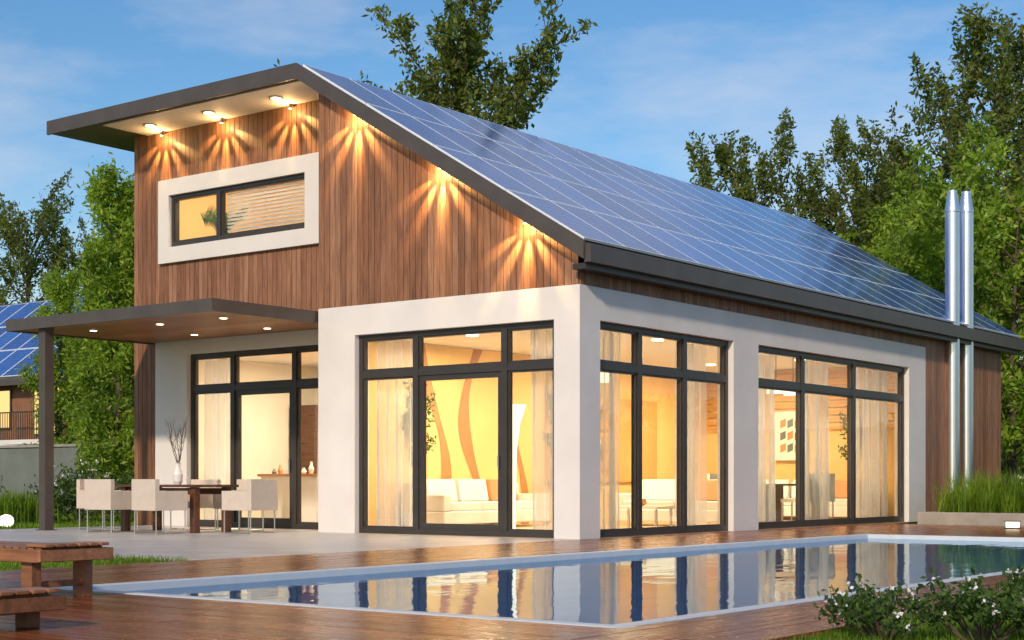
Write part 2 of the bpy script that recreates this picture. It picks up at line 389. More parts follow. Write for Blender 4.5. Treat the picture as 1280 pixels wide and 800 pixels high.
for i in range(26): 
    y=6.35+random.random()*1.4; z=1.03+.4*random.randint(0,3); n.box(-5.0,-4.82,y,y+.05,z,z+random.uniform(.18,.3),random.choice(['copper','white','gwall','tablewood']))
n.box(-10.5,-5.1,1.12,4,4.3,4.35,'infloor'); n.box(-10.5,-5.1,4,4.1,4.35,7.0,'inwall'); n.box(-10.5,-10.4,1.12,4,4.35,7.0,'inwall'); n.box(-5.1,-5.0,1.12,4,4.35,7.0,'inwall')
n.box(-10.5,-5.1,1.12,4,7.0,7.05,'inwhite')
n.box(-10.3,-5.5,4.85,5.49,.01,.9,'white'); n.box(-10.3,-5.5,4.8,5.49,.9,.94,'copper'); n.box(-10.3,-5.5,5.1,5.49,1.5,2.3,'white')
n.box(-10.3,-5.5,5.44,5.49,.945,1.495,'inorange')
n.box(-10.35,-9.6,4.6,5.42,.01,2.35,'tablewood')
n.box(-9.4,-6.6,2.9,3.6,.01,.9,'white'); n.box(-9.45,-6.55,2.85,3.65,.9,.95,'copper')
for x in range(7): n.box(-10.3+x*.68,-10.29+x*.68,4.84,4.849,.05,.88,'dark')
for x in range(7): n.box(-10.3+x*.68,-10.29+x*.68,5.09,5.099,1.52,2.28,'dark')
n.build('interior',H)
rb=MB()
def ribbon(y0,amp,w,ph,sg=1):
    m=40
    for i in range(m):
        def c(t): return y0+amp*math.sin(t*4.2+ph)*sg
        a,b=i/m,(i+1)/m; wa=w*(.7+.6*math.sin(a*5+ph)**2); wb=w*(.7+.6*math.sin(b*5+ph)**2)
        rb.face([(-5.09,c(a)-wa/2,3.19*a),(-5.09,c(a)+wa/2,3.19*a),(-5.09,c(b)+wb/2,3.19*b),(-5.09,c(b)-wb/2,3.19*b)],'ribbon')
ribbon(2.9,.36,.22,.3); ribbon(4.15,.40,.26,2.1)
ribbon(5.3,.3,.2,1.2)
rb.build('wall_ribbon_decor',H)
cd=MB()
for x,y in ((-1.5,2),(-3.5,2),(-1.5,4.5),(-3.5,4.5),(-1.5,7),(-3.5,7),(-1.5,9.8),(-3.5,9.8),(-7.3,2.2),(-8.8,2.2),(-7.3,4),(-8.8,4)):
    cd.tube([(x,y,3.198),(x,y,3.18)],.1,'lampglow',14)
for x,y in ((-1.2,8.2),(-1.2,8.9),(-2.0,3.6)):
    cd.tube([(x,y,3.19),(x,y,2.65)],.008,'dark',6); cd.lathe([(.05,0),(.16,-.08),(.18,-.2)],(x,y,2.65),'softglow',16)
cd.build('ceiling_lamps',H)
def area(x,y,z,e,sx,sy,col=(1,.80,.50)):
    l=bpy.data.lights.new('room_light','AREA'); l.shape='RECTANGLE'; l.size=sx; l.size_y=sy; l.energy=e; l.color=col
    o=bpy.data.objects.new('room_light',l); COL.objects.link(o); o.location=(x,y,z); o.parent=H
for a in ((-3.4,2.6,3.12,190,.7,.7),(-2.8,5.8,3.12,180,.7,.7),(-2.8,9.6,3.12,220,.8,.8),(-7.8,3.4,3.1,230,1.2,.8,(1,.85,.60)),(-7.8,2.0,6.9,170,3,1.0,(1,.84,.6))): area(*a)
sl=MB()
def fixture(x,y,z,en):
    sl.tube([(x,y,z),(x,y,z-.08)],.032,'dark',12); sl.tube([(x,y,z-.081),(x,y,z-.086)],.026,'lampglow',12)
    for ang,e,sz in ((0,1.2,28),(33,.9,21),(-33,.9,21),(60,.5,20),(-60,.5,20)):
        l=bpy.data.lights.new('wall_spot','SPOT'); l.energy=e*en; l.color=(1,.62,.22); l.spot_size=math.radians(sz); l.spot_blend=1; l.shadow_soft_size=.012
        o=bpy.data.objects.new('wall_spot',l); COL.objects.link(o); o.parent=H; o.location=(x,y,z-.095)
        a=math.radians(ang); d=Vector((math.sin(a),.19,-math.cos(a))); o.rotation_euler=d.to_track_quat('-Z','Y').to_euler()
    l=bpy.data.lights.new('wall_lamp_halo','POINT'); l.energy=en*.045; l.color=(1,.62,.24); l.shadow_soft_size=.02
    o=bpy.data.objects.new('wall_lamp_halo',l); COL.objects.link(o); o.parent=H; o.location=(x,y-.06,z-.14)
for x in (-4.13,-2.44,-.857): fixture(x,-.115,zun(x)+.0,420)
for x in (-9.75,-8.15,-6.45): fixture(x,.775,7.175,270)
sl.build('wall_spotlights',H)
c=MB()
cx0,cx1,cy0,cy1=-10.15,-5.05,-2.2,.86
c.box(cx0,cx1,cy0,cy0+.05,3.32,3.51,'fascia'); c.box(cx0,cx0+.05,cy0+.05,cy1,3.32,3.51,'fascia'); c.box(cx1-.05,cx1,cy0+.05,cy1,3.32,3.51,'fascia')
c.box(cx0+.05,cx1-.05,cy0+.05,cy1,3.44,3.49,'fascia')
nb=26; bw=(cy1-cy0-.06)/nb
for i in range(nb): c.box(cx0+.052,cx1-.052,cy0+.055+i*bw,cy0+.05+(i+1)*bw-.003,3.345,3.365,'teak')
for x,y in ((-9.0,-1.3),(-7.3,-1.3),(-5.8,-1.3),(-8.2,.2),(-6.4,.2)):
    c.tube([(x,y,3.344),(x,y,3.335)],.075,'white',16); c.tube([(x,y,3.334),(x,y,3.331)],.055,'lampglow',16)
c.box(-9.385,-9.215,-2.1,-1.93,0,3.344,'fascia'); c.box(-9.42,-9.18,-2.14,-1.89,0,.015,'fascia')
c.build('entrance_canopy',H)
for x in (-8.6,-6.6):
    l=bpy.data.lights.new('canopy_light','SPOT'); l.energy=60; l.color=(1,.78,.5); l.spot_size=2.0; l.spot_blend=1; l.shadow_soft_size=.06
    o=bpy.data.objects.new('canopy_light',l); COL.objects.link(o); o.parent=H; o.location=(x,-.9,3.31)
ch=MB()
for y,top in ((13.62,6.45),(14.42,6.55)):
    ch.tube([(.115,y,0),(.115,y,top)],.15,'pipe',28)
    for zz in np.arange(.9,top-.2,1.0): ch.tube([(.115,y,zz),(.115,y,zz+.03)],.154,'pipe',28)
    ch.lathe([(.15,0),(.158,.01),(.158,.05),(.10,.42),(.10,.46),(.02,.47)],(.115,y,top),'pipe',28)
ch.build('chimney_pipes',H,smooth=False)

# ---------------------------------------------------------------- interior furniture
def sofa(name,loc,rot,wd):
    m=MB(); m.box(0,wd,0,.9,.08,.30,'sofa'); m.box(0,wd,.70,.9,.30,.78,'sofa'); m.box(0,.2,0,.70,.30,.58,'sofa'); m.box(wd-.2,wd,0,.70,.30,.58,'sofa')
    k_=int((wd-.4)/.75); s=(wd-.4)/k_
    for i in range(k_):
        m.box(.2+i*s+.005,.2+(i+1)*s-.005,.02,.68,.302,.45,'sofa')
        m.hexa([(.25+i*s,.52,.46),(.15+(i+1)*s,.52,.46),(.15+(i+1)*s,.66,.46),(.25+i*s,.66,.46),(.25+i*s,.60,.84),(.15+(i+1)*s,.60,.84),(.15+(i+1)*s,.695,.84),(.25+i*s,.695,.84)],'copper' if i==k_-1 else 'white')
    for x in (.06,wd-.1): 
        for y in (.05,.8): m.box(x,x+.04,y,y+.04,0,.08,'metal')
    return m.build(name,None,loc,rot,.03)
sofa('sofa',(-4.1,2.0,.005),math.pi/2,3.0)
sofa('sofa',(-3.4,6.0,.005),0,2.6)
sofa('sofa',(-3.6,11.0,.005),0,2.8)
ct=MB(); ct.box(-.5,.5,-.3,.3,.34,.38,'white'); 
for x in(-.45,.41):
    for y in (-.26,.22): ct.box(x,x+.04,y,y+.04,0,.34,'metal')
ct.lathe([(.03,0),(.09,.05),(.06,.12)],(0,0,.38),'copper',14)
ct.build('coffee_table',None,(-2.0,4.8,.005))
fl=MB(); fl.lathe([(.16,0),(.15,.02),(.03,.05),(.035,.6),(.05,1.3),(.10,1.7),(.2,2.0)],(0,0,0),'softglow',20); fl.build('floor_lamp',None,(-2.35,1.6,.005),smooth=True)
pa=MB(); pa.box(-3.2,-2.45,12.0,12.035,1.26,2.3,'white'); pa.box(-3.12,-2.53,11.99,11.999,1.34,2.22,'inwhite')
for i in range(9):
    x=-3.05+.17*(i%3); z=1.42+.26*(i//3); pa.hexa([(x,11.985,z),(x+.13,11.985,z+.05),(x+.13,11.989,z+.05),(x,11.989,z),(x,11.985,z+.16),(x+.13,11.985,z+.21),(x+.13,11.989,z+.21),(x,11.989,z+.16)],'gwall' if i%2 else 'copper')
pa.build('framed_painting')
dt=MB(); dt.box(-.5,.5,-.9,.9,.72,.76,'tablewood'); dt.box(-.1,.1,-.5,.5,0,.72,'tablewood')
for sx in (-1,1):
    for y in (-.5,.4):
        dt.box(sx*.55,sx*1.0,y,y+.45,.42,.48,'sofa'); dt.box(sx*.94,sx*1.0,y,y+.45,.48,.95,'sofa'); 
        for a in (.57,.97):
            for b in (.02,.4): dt.box(sx*a-.012,sx*a+.012,y+b,y+b+.024,0,.42,'metal')
dt.build('indoor_dining_set',None,(-1.5,8.4,.005))
def bottles():
    m=MB()
    for i in range(12):
        x=-9.3+i*.22+random.uniform(-.05,.05); h=random.uniform(.1,.32); m.lathe([(.04,0),(.055,h*.4),(.03,h*.7),(.02,h)],(x,3.2+random.uniform(-.15,.15),.951),random.choice(['copper','white','gwall','leafbush']),10)
    m.build('kitchen_crockery')
bottles()

# ---------------------------------------------------------------- ground, deck, patio, pool
px0,px1,py0,py1=2.4,7.3,-10.25,4.2
g=MB(); X=[-500,px0-.05,px1+.05,500]; Y=[-500,py0-.05,py1+.05,500]
for i in range(3):
    for j in range(3):
        if i==1 and j==1: continue
        g.face([(X[i],Y[j],-.035),(X[i+1],Y[j],-.035),(X[i+1],Y[j+1],-.035),(X[i],Y[j+1],-.035)],'lawn')
g.build('lawn_ground')
cw=.12; D=MB()
def dboards(x0,x1,y0,y1,along):
    pitch=.142
    if along=='Y':
        n_=round((x1-x0)/pitch); w_=(x1-x0)/n_
        for i in range(n_):
            y=y0; f=True
            while y<y1-.01:
                l=random.uniform(1.2,3.6) if f else 3.6; f=False; e=min(y1,y+l)
                if y1-e<.4:e=y1
                D.box(x0+i*w_+.003,x0+(i+1)*w_-.003,y+.0015,e-.0015,-.026,random.uniform(-.001,.001),'deckY'); y=e
    else:
        n_=round((y1-y0)/pitch); w_=(y1-y0)/n_
        for i in range(n_):
            x=x0; f=True
            while x<x1-.01:
                l=random.uniform(1.2,3.6) if f else 3.6; f=False; e=min(x1,x+l)
                if x1-e<.4:e=x1
                D.box(x+.0015,e-.0015,y0+i*w_+.003,y0+(i+1)*w_-.003,-.026,random.uniform(-.001,.001),'deckX'); x=e
DX1=8.35
dboards(.04,px0-cw,-16,10,'Y'); dboards(px0-cw,px1+cw,-16,py0-cw,'X'); dboards(px1+cw,DX1,-16,10,'Y'); dboards(px0-cw,px1+cw,py1+cw,10,'X')
for a in ((.04,px0-cw,-16,10),(px1+cw,DX1,-16,10),(px0-cw,px1+cw,-16,py0-cw),(px0-cw,px1+cw,py1+cw,10)):
    D.face([(a[0],a[2],-.028),(a[1],a[2],-.028),(a[1],a[3],-.028),(a[0],a[3],-.028)],'backing')
D.build('wooden_deck')
PE=empty('swimming_pool')
q=MB()
q.box(px0-cw+.002,px0,py0-cw+.002,py1+cw-.002,-.2,.006,'coping'); q.box(px1,px1+cw-.002,py0-cw+.002,py1+cw-.002,-.2,.006,'coping')
q.box(px0,px1,py0-cw+.002,py0,-.2,.006,'coping'); q.box(px0,px1,py1,py1+cw-.002,-.2,.006,'coping')
q.build('coping',PE,bevel=.005)
q=MB(); zb=-1.2
q.face([(px0,py0,zb),(px1,py0,zb),(px1,py1,zb),(px0,py1,zb)],'pool')
for a,b in (((px0,py0),(px1,py0)),((px1,py0),(px1,py1)),((px1,py1),(px0,py1)),((px0,py1),(px0,py0))):
    q.face([(a[0],a[1],zb),(b[0],b[1],zb),(b[0],b[1],-.2),(a[0],a[1],-.2)],'pool')
q.build('basin',PE)
q=MB(); q.face([(px0,py0,-.055),(px1,py0,-.055),(px1,py1,-.055),(px0,py1,-.055)],'water'); q.build('water',PE)
t=MB()
def tiles(x0,x1,y0,y1):
    nx=round((x1-x0)/.9); ny=max(1,round((y1-y0)/.6)); wx=(x1-x0)/nx; wy=(y1-y0)/ny
    for i in range(nx):
        for j in range(ny): t.box(x0+i*wx+.003,x0+(i+1)*wx-.003,y0+j*wy+.003,y0+(j+1)*wy-.003,-.03,0,'tile')
tiles(-10.3,.035,-6.8,-.035); tiles(-10.3,-5.01,-.035,.865)
t.face([(-10.3,-6.8,-.012),(.035,-6.8,-.012),(.035,.865,-.012),(-10.3,.865,-.012)],'concrete')
t.build('stone_patio')

# ---------------------------------------------------------------- outdoor furniture
tb=MB(); 
for i in range(6): tb.box(-1.0,1.0,-.45+i*.15+.002,-.45+(i+1)*.15-.002,.715,.755,'tablewood')
for x in (-.9,.78):
    for y in (-.38,.27): tb.box(x,x+.12,y,y+.11,0,.714,'tablewood')
tb.box(-.78,.78,-.33,-.29,.6,.70,'tablewood'); tb.box(-.78,.78,.29,.33,.6,.70,'tablewood')
tb.build('dining_table',None,(-7.1,-1.15,0),bevel=.006)
def chair(loc,rot):
    m=MB(); w_=.31
    m.box(-w_+.06,w_-.06,-.27,.24,.36,.47,'cream'); m.box(-w_,w_,.24,.32,.36,.84,'cream')
    m.box(-w_,-w_+.06,-.28,.24,.36,.66,'cream'); m.box(w_-.06,w_,-.28,.24,.36,.66,'cream')
    for x in (-w_+.03,w_-.03):
        for y in (-.25,.28): m.tube([(x,y,0),(x,y,.36)],.011,'metal',8)
        m.tube([(x,-.25,.012),(x,.28,.012)],.011,'metal',8)
    return m.build('patio_armchair',None,loc,rot,.015)
chair((-8.65,-1.35,0),math.pi/2+.12); chair((-5.5,-1.05,0),-math.pi/2+.1); chair((-6.5,-1.95,0),math.pi-.08); chair((-7.65,-1.95,0),math.pi+.05); chair((-6.6,-.25,0),0); chair((-7.7,-.25,0),.06)
v=MB(); v.lathe([(.05,0),(.075,.05),(.08,.16),(.045,.27),(.04,.33),(.05,.35)],(0,0,0),'white',18)
def twig(p,d,l,r_,dep):
    pts=[p];q_=Vector(p);dd=Vector(d)
    for i in range(5):
        dd=(dd+Vector((random.uniform(-.25,.25),random.uniform(-.25,.25),.05))).normalized(); q_=q_+dd*l/5; pts.append(tuple(q_))
        if dep>0 and i in (1,2,3): twig(tuple(q_),(dd+Vector((random.uniform(-.9,.9),random.uniform(-.9,.9),.2))).normalized(),l*.5,r_*.6,dep-1)
    v.tube(pts,[r_*(1-.15*i) for i in range(6)],'bark',5)
for i in range(5): twig((0,0,.3),(random.uniform(-.35,.35),random.uniform(-.35,.35),1),.6,.009,2)
v.build('branch_vase',None,(-7.1,-1.1,.756))
def lounger(name,loc,x0,x1,y0,y1,zt):
    m=MB(); n_=int((x1-x0)/.085)
    for i in range(n_): m.box(x0+i*.085,x0+i*.085+.065,y0+.05,y1-.05,zt-.02,zt+.012,'teak')
    m.box(x0-.02,x1,y0,y0+.045,zt-.09,zt-.004,'teak'); m.box(x0-.02,x1,y1-.045,y1,zt-.09,zt-.004,'teak')
    # end rails as separate slats so that the end shows its gaps
    m.box(x1,x1+.035,y0,y1,zt-.085,zt-.004,'teak')
    for i in range(6):
        yy=y0+.03+i*(y1-y0-.06)/6; m.box(x1-.16,x1+.05,yy,yy+(y1-y0-.06)/6-.018,zt+.0125,zt+.034,'teak')
    for x in (x0+.15,x1-.25):
        for y in (y0+.05,y1-.13): m.box(x,x+.12,y,y+.08,0,zt-.021,'teak')
        m.box(x+.03,x+.09,y0+.131,y1-.131,.08,.12,'teak')
    m.box(x0+.17,x1-.15,(y0+y1)/2-.03,(y0+y1)/2+.03,zt-.1,zt-.022,'teak')
    return m.build(name,None,loc,0,.005)
lounger('sun_lounger',(0,0,0),1.4,3.36,-11.2,-10.6,.35)
lounger('sun_lounger',(0,0,0),3.1,5.0,-12.85,-12.2,.19)

pl=MB(); pl.box(.8,7.0,10.05,10.2,-.03,.23,'concrete'); pl.box(.8,.95,10.2,13,-.03,.23,'concrete'); pl.box(.95,7.0,12.85,13,-.03,.23,'concrete'); pl.box(6.85,7,10.2,12.85,-.03,.23,'concrete'); pl.box(.95,6.85,10.2,12.85,-.03,.17,'soil')
pl.build('planter_box',bevel=.01)
dlm=MB(); dlm.box(-.12,.12,-.06,.06,0,.02,'dark'); dlm.box(-.1,.1,-.05,.05,.02,.12,'softglow'); dlm.box(-.12,.12,-.06,.06,.12,.135,'dark')
dlm.build('deck_lantern',None,(3.2,8.3,.002))
gs=MB(); gs.lathe([(.02,0),(.08,.02),(.12,.06),(.135,.12),(.12,.18),(.08,.22),(.02,.24)],(0,0,0),'softglow',20); gs.build('garden_globe_lamp',None,(-11.9,-1.0,-.03),smooth=True)
gw=MB(); gw.box(-60,-12,8,8.2,-.035,1.75,'gwall'); gw.box(-60,-12,7.95,8.25,1.75,1.82,'concrete'); gw.build('garden_wall')
gw=MB(); gw.box(.9,50,18.6,18.8,-.035,2.1,'gwall'); gw.box(.9,50,18.55,18.85,2.1,2.18,'concrete'); gw.build('garden_wall')

NH=empty('neighbour_house',(-30,13.8,0))
m=MB(); m.box(-12,0,0,8,0,2.2,'plaster'); m.box(-12,0,0,8,2.2,4.4,'clad')
m.box(-1.9,-.45,-.05,0,2.35,4.0,'dark'); m.box(-1.83,-1.21,-.07,-.05,2.42,3.93,'winglow'); m.box(-1.14,-.52,-.07,-.05,2.42,3.93,'winglow')
m.box(-5,-3.2,-.05,0,2.6,4.0,'dark'); m.box(-4.92,-3.28,-.07,-.05,2.67,3.93,'winglow')
m.box(.0,.05,2.0,4.5,2.5,4.0,'dark')
m.box(-2.6,.3,-.9,-.02,2.05,2.2,'plaster')
for i in range(24): m.box(-2.6+i*.124,-2.58+i*.124,-.88,-.86,2.2,3.1,'dark')
m.box(-2.62,.3,-.9,-.85,3.1,3.14,'dark')
m.build('walls',NH)
m=MB(); pr=[(-.7,4.25),(4,7.7),(8.7,4.25),(8.7,4.05),(4,7.45),(-.7,4.05)]
A=[(-12.6,y,z) for y,z in pr]; B=[(.6,y,z) for y,z in pr]
m.face(A[::-1],'fascia'); m.face(B,'fascia')
for i in range(6):
    j=(i+1)%6; m.face([A[i],A[j],B[j],B[i]],'fascia')
m.face([(0,0,4.4),(0,8,4.4),(0,4,7.3)],'clad')
m.build('roof',NH)
m=MB(); Ln=math.hypot(4.7,3.45)
for i in range(11):
    for j in range(3):
        x0=.2+i*1.18;y0=.15+j*1.85
        m.box(x0,x0+1.15,y0,y0+1.81,.02,.05,'pframe'); m.face([(x0+.025,y0+.025,.052),(x0+1.125,y0+.025,.052),(x0+1.125,y0+1.785,.052),(x0+.025,y0+1.785,.052)],'solar')
o=m.build('solar_panels',NH); cc,ss=4.7/Ln,3.45/Ln
o.matrix_local=Matrix(((1,0,0,-12.6),(0,cc,-ss,-.7),(0,ss,cc,4.25),(0,0,0,1)))

# ---------------------------------------------------------------- vegetation
def leaves(cent,size,asp=.42,up=.3):
    n_=len(cent); d=rng.normal(size=(n_,3)); d[:,2]+=up; d/=np.linalg.norm(d,axis=1)[:,None]
    a=rng.normal(size=(n_,3)); u=np.cross(d,a); u/=np.linalg.norm(u,axis=1)[:,None]+1e-9
    s=(size*rng.uniform(.6,1.3,size=n_))[:,None]
    return np.stack([cent,cent+d*s*.5+u*s*asp*.5,cent+d*s,cent+d*s*.5-u*s*asp*.5],axis=1)
def make_tree(seed,Ht,spread,nleaf,lsize,mat,low=.15,sig=.22,nl=34,upright=.6,asp=.42,top=.35):
    R=random.Random(seed); mb=MB(); segs=[]
    tr=[]; x=y=0
    for i in range(9):
        tr.append((x,y,Ht*.88*i/8)); x+=R.uniform(-.03,.03)*Ht*.5; y+=R.uniform(-.03,.03)*Ht*.5
    mb.tube(tr,[.014*Ht*(1-i/8.6) for i in range(9)],'bark',8)
    def at(t):
        f=t*8; i=min(7,int(f)); f-=i; return Vector(tr[i]).lerp(Vector(tr[i+1]),f)
    for i in range(nl):
        t=low+(1-low)*(i/(nl-1))**.9*.98; az=i*2.4+R.uniform(-.5,.5)
        prof_=max(top,math.sin(math.pi*min(1,(.25+.72*(t-low)/(1-low))))**.6)
        l=spread*(.2+.8*prof_)*R.uniform(.5,1.35)
        el=R.uniform(.05,.5)+upright*(t-low)
        d=Vector((math.cos(az)*math.cos(el),math.sin(az)*math.cos(el),math.sin(el))); p_=at(min(.99,t)); pts=[p_.copy()]
        for k_ in range(6):
            d=(d+Vector((R.uniform(-.2,.2),R.uniform(-.2,.2),.08+.12*upright))).normalized(); p_=p_+d*l/6; pts.append(p_.copy())
            if k_>=1:
                for _ in range(2 if k_<5 else 3):
                    sd=(d*.6+Vector((R.uniform(-.9,.9),R.uniform(-.9,.9),R.uniform(.0,1.1)))).normalized(); sl_=l*R.uniform(.15,.42)
                    e_=p_+sd*sl_; segs.append((p_.copy(),e_,sl_))
                    if R.random()<.6: mb.tube([p_,e_],[.0012*Ht,.0005*Ht],'bark',3,False)
        mb.tube(pts,[.005*Ht*(1-k_/6.6)*(.5+.5*l/spread/1.2) for k_ in range(7)],'bark',5,False)
        segs.append((pts[4],pts[6]+d*.3,l*.4))
    Pa=np.array([tuple(s[0]) for s in segs]); Pb=np.array([tuple(s[1]) for s in segs]); wts=np.array([s[2] for s in segs]); 
    wts=wts*rng.uniform(.1,1.7,size=len(wts)); wts/=wts.sum()
    idx=rng.choice(len(segs),size=nleaf,p=wts); tt=rng.random(nleaf)[:,None]**.8
    cen=Pa[idx]*(1-tt)+Pb[idx]*tt+rng.normal(size=(nleaf,3))*sig*(1.15-tt*.85)
    return mb,quads_mesh('foliage',leaves(cen,lsize,asp),mat)
TM={}
def tree(name,loc,defn,sc=1,rot=0):
    e=empty(name,loc); e.scale=(sc,sc,sc); e.rotation_euler=(0,0,rot)
    mb,me=defn
    if 'tm' not in me: 
        o=mb.build('trunk',e); TM[me.name]=o.data; me['tm']=1
    else: link(TM[me.name],'trunk',e)
    link(me,'leaves',e); return e
tA=make_tree(1,14.2,4.3,20000,.22,'leafdark',low=.3,sig=.15,upright=.9,nl=34,top=.5)
tB=make_tree(2,14.0,4.6,22000,.22,'leafdark',low=.2,sig=.17,upright=.6,nl=36,top=.55)
tC=make_tree(3,9.0,3.2,26000,.2,'leafbright',low=.05,sig=.20,upright=.4,nl=38,top=.6)
tD=make_tree(14,16.0,4.6,26000,.23,'leafdark',low=.12,sig=.18,upright=.7,nl=40,top=.45)
tE=make_tree(5,8.5,1.35,24000,.15,'leafbright',low=.03,sig=.2,upright=.6,asp=.35)
tree('deciduous_tree',(-16.6,17.6,0),tA,1.03,.3)
tree('deciduous_tree',(-20.5,18.4,0),tB,.90,2.3)
tree('deciduous_tree',(-17,36,0),tB,1.0,1)
tree('deciduous_tree',(-13.2,38.9,0),tA,.96,2)
tree('deciduous_tree',(-9.6,35.6,0),tB,.9,3.1)
tree('deciduous_tree',(-16.2,46,0),tB,.85,5.1)
tree('deciduous_tree',(-5.2,32.5,0),tD,1.0,.5)
tree('deciduous_tree',(-48.3,24.9,0),tB,.95,.2)
tree('deciduous_tree',(-44.0,27.5,0),tA,.85,4)
tree('leafy_green_tree',(-25.1,9.9,0),tE,.85,2)
tree('leafy_green_tree',(-16.6,4.9,0),tE,.98,.4)
tree('leafy_green_tree',(-18.3,6.2,0),tE,.72,3.4)
tree('leafy_green_tree',(-2.2,24.2,0),tC,1.05,1.7)
tree('leafy_green_tree',(-5.2,26.5,0),tC,.95,3)
tree('leafy_green_tree',(1.5,25,0),tC,1.1,5)
tree('leafy_green_tree',(-8.6,29.5,0),tC,.95,.9)
tree('deciduous_tree',(2,-34,0),tA,.9,1); tree('deciduous_tree',(24,-22,0),tB,.9,2); tree('deciduous_tree',(-12,-30,0),tB,.9,2)
tree('deciduous_tree',(28,-2,0),tA,.8,1); tree('deciduous_tree',(30,12,0),tB,.8,1)
tF=make_tree(9,2.1,.42,1500,.07,'leafbush',low=.35,sig=.04,upright=.9,nl=16)
for l_ in ((-3.85,.95,.3),(-.85,.9,.3),(-1.0,11.3,.3),(-4.6,7.0,.3)):
    e=tree('indoor_ficus',l_,tF,1.0,l_[0]); pot=MB(); pot.lathe([(.13,-.295),(.17,.02),(.15,.02),(.14,-.03)],(0,0,0),'white',18); pot.build('pot',e)
cen=[]
for i in range(230):
    a=random.uniform(-2.4,2.0)+math.pi/2; R_=random.uniform(75,100); cx=R_*math.cos(a); cy=R_*math.sin(a)+5; h=random.uniform(4.5,8)
    k_=200; z_=rng.random(k_)*h; rr=2.8*np.sqrt(np.clip(1-(z_/h)**2,0,1))*rng.random(k_)**.4; th=rng.random(k_)*6.28
    cen.append(np.stack([cx+rr*np.cos(th),cy+rr*np.sin(th),z_],1))
link(quads_mesh('distant_trees',leaves(np.concatenate(cen),.85,.6),'leafdark'),'distant_tree_belt')
def bush(name,loc,rx,ry,h,nl,ls,mat='leafbush',flowers=0,spiky=0):
    e=empty(name,loc); st=MB(); tips=[]
    for i in range(26):
        a=random.random()*6.28; rr=math.sqrt(random.random()); t_=Vector((rx*rr*math.cos(a),ry*rr*math.sin(a),h*math.sqrt(max(.1,1-rr*rr*.8))*random.uniform(.7,1.15)))
        b_=Vector((t_.x*.15,t_.y*.15,0)); mid=(b_+t_)/2+Vector((0,0,.08*h)); st.tube([b_,mid,t_],[.006+.004*h,.005,.002],'bark',4,False); tips.append((mid,t_,b_))
    st.build('stems',e)
    ii=rng.integers(0,26,nl); tt=rng.random(nl)
    A_=np.array([tuple(t[0]) for t in tips]);B_=np.array([tuple(t[1]) for t in tips])
    sg=np.array([rx,ry,h])*(.07 if spiky else .16)
    P_=A_[ii]*(1-tt[:,None])+B_[ii]*tt[:,None]+rng.normal(size=(nl,3))*sg; P_[:,2]=np.maximum(P_[:,2],.02)
    link(quads_mesh('leaves',leaves(P_,ls,.45,.5),mat),'leaves',e)
    if flowers:
        jj=rng.integers(0,26,flowers); F=B_[jj]+rng.normal(size=(flowers,3))*sg*.9
        F=np.repeat(F,5,axis=0)+rng.normal(size=(flowers*5,3))*ls*.15
        link(quads_mesh('flowers',leaves(F,ls*.5,.8,.6),'petal'),'flowers',e)
bush('flowering_shrub',(8.75,-9.9,-.03),.38,.44,.29,1400,.042,flowers=30,spiky=1)
bush('flowering_shrub',(9.2,-9.75,-.03),.42,.5,.36,2600,.042,flowers=45,spiky=1)
bush('flowering_shrub',(9.6,-9.2,-.03),.5,.55,.50,3800,.045,flowers=40,spiky=1)
bush('flowering_shrub',(9.95,-9.7,-.03),.5,.5,.46,3600,.045,flowers=40,spiky=1)
for l_,s_,f_ in (((-13.2,1.6),1.0,120),((-15,-.2),.8,60),((-18,1.5),1.0,90),((-20.5,3.5),1.1,0),((-23,5),1.2,80),((-13.0,4.5),1.4,0)):
    bush('garden_shrub',(l_[0],l_[1],-.03),s_,s_,s_*1.0,4000,.09,flowers=f_)
for l_,s_ in (((3.2,14.5),1.1),((2.0,16.6),1.3),((4.8,16.4),1.3),((6.5,15),1.2)):
    bush('garden_shrub',(l_[0],l_[1],-.03),s_,s_,s_*1.1,4000,.09,flowers=40)
def blades(n_,xy,h0,h1,wd,lean,z=-.03):
    b=np.concatenate([xy,np.full((n_,1),z)],1); a=rng.random(n_)*6.28; h=rng.uniform(h0,h1,n_); ln=rng.random(n_)*lean
    d=np.stack([np.cos(a),np.sin(a),np.zeros(n_)],1); s_=np.stack([-np.sin(a),np.cos(a),np.zeros(n_)],1)*wd
    mid=b+d*(ln*h*.35)[:,None]; mid[:,2]+=h*.6; tip=b+d*(ln*h)[:,None]; tip[:,2]+=h*(1-.25*ln)
    q1=np.stack([b-s_*.5,b+s_*.5,mid+s_*.4,mid-s_*.4],1); q2=np.stack([mid-s_*.4,mid+s_*.4,tip+s_*.04,tip-s_*.04],1)
    return np.concatenate([q1,q2])
n_=6000; xy=np.stack([rng.uniform(1.0,6.8,n_),rng.uniform(10.25,12.8,n_)],1)
cl=np.floor(xy/.45)*.45+.22; xy=cl+(xy-cl)*.45
xy[:,0]=np.clip(xy[:,0],1.0,6.8); xy[:,1]=np.clip(xy[:,1],10.25,12.8)
link(quads_mesh('g',blades(n_,xy,.35,1.0,.016,1.0,.17),'blade'),'ornamental_grass')
n_=2500; xy=rng.normal(size=(n_,2))*.25+np.array([-15.5,-2.3])
link(quads_mesh('g',blades(n_,xy,.4,.9,.02,.7),'blade'),'ornamental_grass')
n_=1200; xy=rng.normal(size=(n_,2))*.3+np.array([-13.4,.2])
link(quads_mesh('g',blades(n_,xy,.4,.75,.02,.7),'blade'),'ornamental_grass')
def lawnpatch(x0,x1,y0,y1,n_,h=.07,w_=.006):
    xy=np.stack([rng.uniform(x0,x1,n_),rng.uniform(y0,y1,n_)],1); return blades(n_,xy,h*.5,h*1.3,w_,.9,-.036)
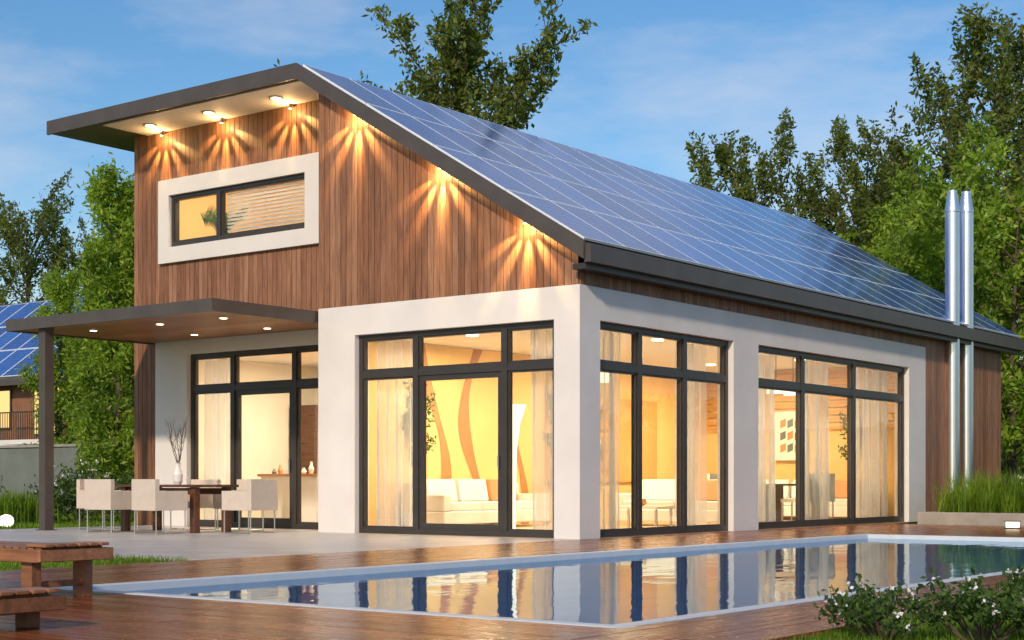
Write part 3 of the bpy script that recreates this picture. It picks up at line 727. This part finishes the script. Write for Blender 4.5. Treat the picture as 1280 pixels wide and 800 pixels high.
G=np.concatenate([lawnpatch(8.4,10.6,-12.2,-5.5,42000,.06,.005),lawnpatch(-6,-.02,-9.5,-6.85,14000,.07,.008),lawnpatch(-24,-10.35,-7,8,36000,.09,.018),lawnpatch(8.4,11,-5.5,6,9000,.06,.01)])
link(quads_mesh('g',G,'blade'),'lawn_grass_blades')
pm=MB()
for i in range(16):
    a=i*.9; l_=random.uniform(.55,.85); pts=[]
    base=Vector((0,0,.3)); 
    for k_ in range(6):
        t_=k_/5; pts.append(base+Vector((math.cos(a)*l_*t_*.75,math.sin(a)*l_*t_*.4,l_*(1.2*t_-.7*t_*t_))))
    for k_ in range(5):
        for sg in (-1,1):
            for f in (0,.33,.66):
                q0=pts[k_].lerp(pts[k_+1],f); dirx=Vector((-math.sin(a)*sg*.1,math.cos(a)*sg*.1,.08*sg)); al_=(pts[k_+1]-pts[k_])*.25
                pm.face([q0,q0+al_,q0+al_*1.5+dirx*1.6],'leafbush')
    pm.tube(pts,.006,'bark',4,False)
pm.lathe([(.1,0),(.14,.28)],(0,0,0),'white',14); pm.build('potted_palm',None,(-8.9,1.5,4.98))
st=MB(); st.box(-9.15,-8.65,1.3,1.7,4.352,4.979,'white'); st.build('plant_stand')

# ---------------------------------------------------------------- light
EL,ROT=28,160
Wd=bpy.data.worlds.new('World'); S.world=Wd; Wd.use_nodes=True; nt=Wd.node_tree; nt.nodes.clear()
sky=N(nt,'ShaderNodeTexSky'); sky.sky_type='NISHITA'; sky.sun_disc=False; sky.sun_elevation=math.radians(EL); sky.sun_rotation=math.radians(ROT)
sky.air_density=1.1; sky.dust_density=.4; sky.ozone_density=3.2
hs=N(nt,'ShaderNodeHueSaturation'); hs.inputs['Saturation'].default_value=1.22; nt.links.new(sky.outputs[0],hs.inputs['Color'])
tc=N(nt,'ShaderNodeTexCoord'); mp=N(nt,'ShaderNodeMapping'); mp.inputs['Scale'].default_value=(1.1,1.1,3.8); mp.inputs['Rotation'].default_value=(.15,.25,.4)
nt.links.new(tc.outputs['Generated'],mp.inputs[0]); nz=noise(nt,mp.outputs[0],1.9,10,.6)
cf=ramp(nt,[(.45,(0,0,0)),(.74,(.75,.75,.75))],nz)
c=mixc(nt,cf,hs.outputs[0],(6.9,6.5,6.5))
bg=N(nt,'ShaderNodeBackground'); bg.inputs[1].default_value=.125; nt.links.new(c,bg.inputs[0])
wo=N(nt,'ShaderNodeOutputWorld'); nt.links.new(bg.outputs[0],wo.inputs[0])
sn=bpy.data.lights.new('sun','SUN'); sn.energy=3.0; sn.angle=math.radians(3); sn.color=(1,.83,.65)
so_=bpy.data.objects.new('sun',sn); COL.objects.link(so_)
e,a=math.radians(EL),math.radians(ROT); sd=Vector((math.sin(a)*math.cos(e),math.cos(a)*math.cos(e),math.sin(e)))
so_.rotation_euler=(-sd).to_track_quat('-Z','Y').to_euler()
# ---------------------------------------------------------------- camera
cam=bpy.data.cameras.new('camera'); co=bpy.data.objects.new('camera',cam); COL.objects.link(co)
cam.sensor_width=36; cam.lens=53.2; cam.shift_y=.158; cam.clip_end=2000
co.location=(11.94,-17.30,.80); co.rotation_euler=(math.pi/2,0,math.atan2(.604,.797)); S.camera=co
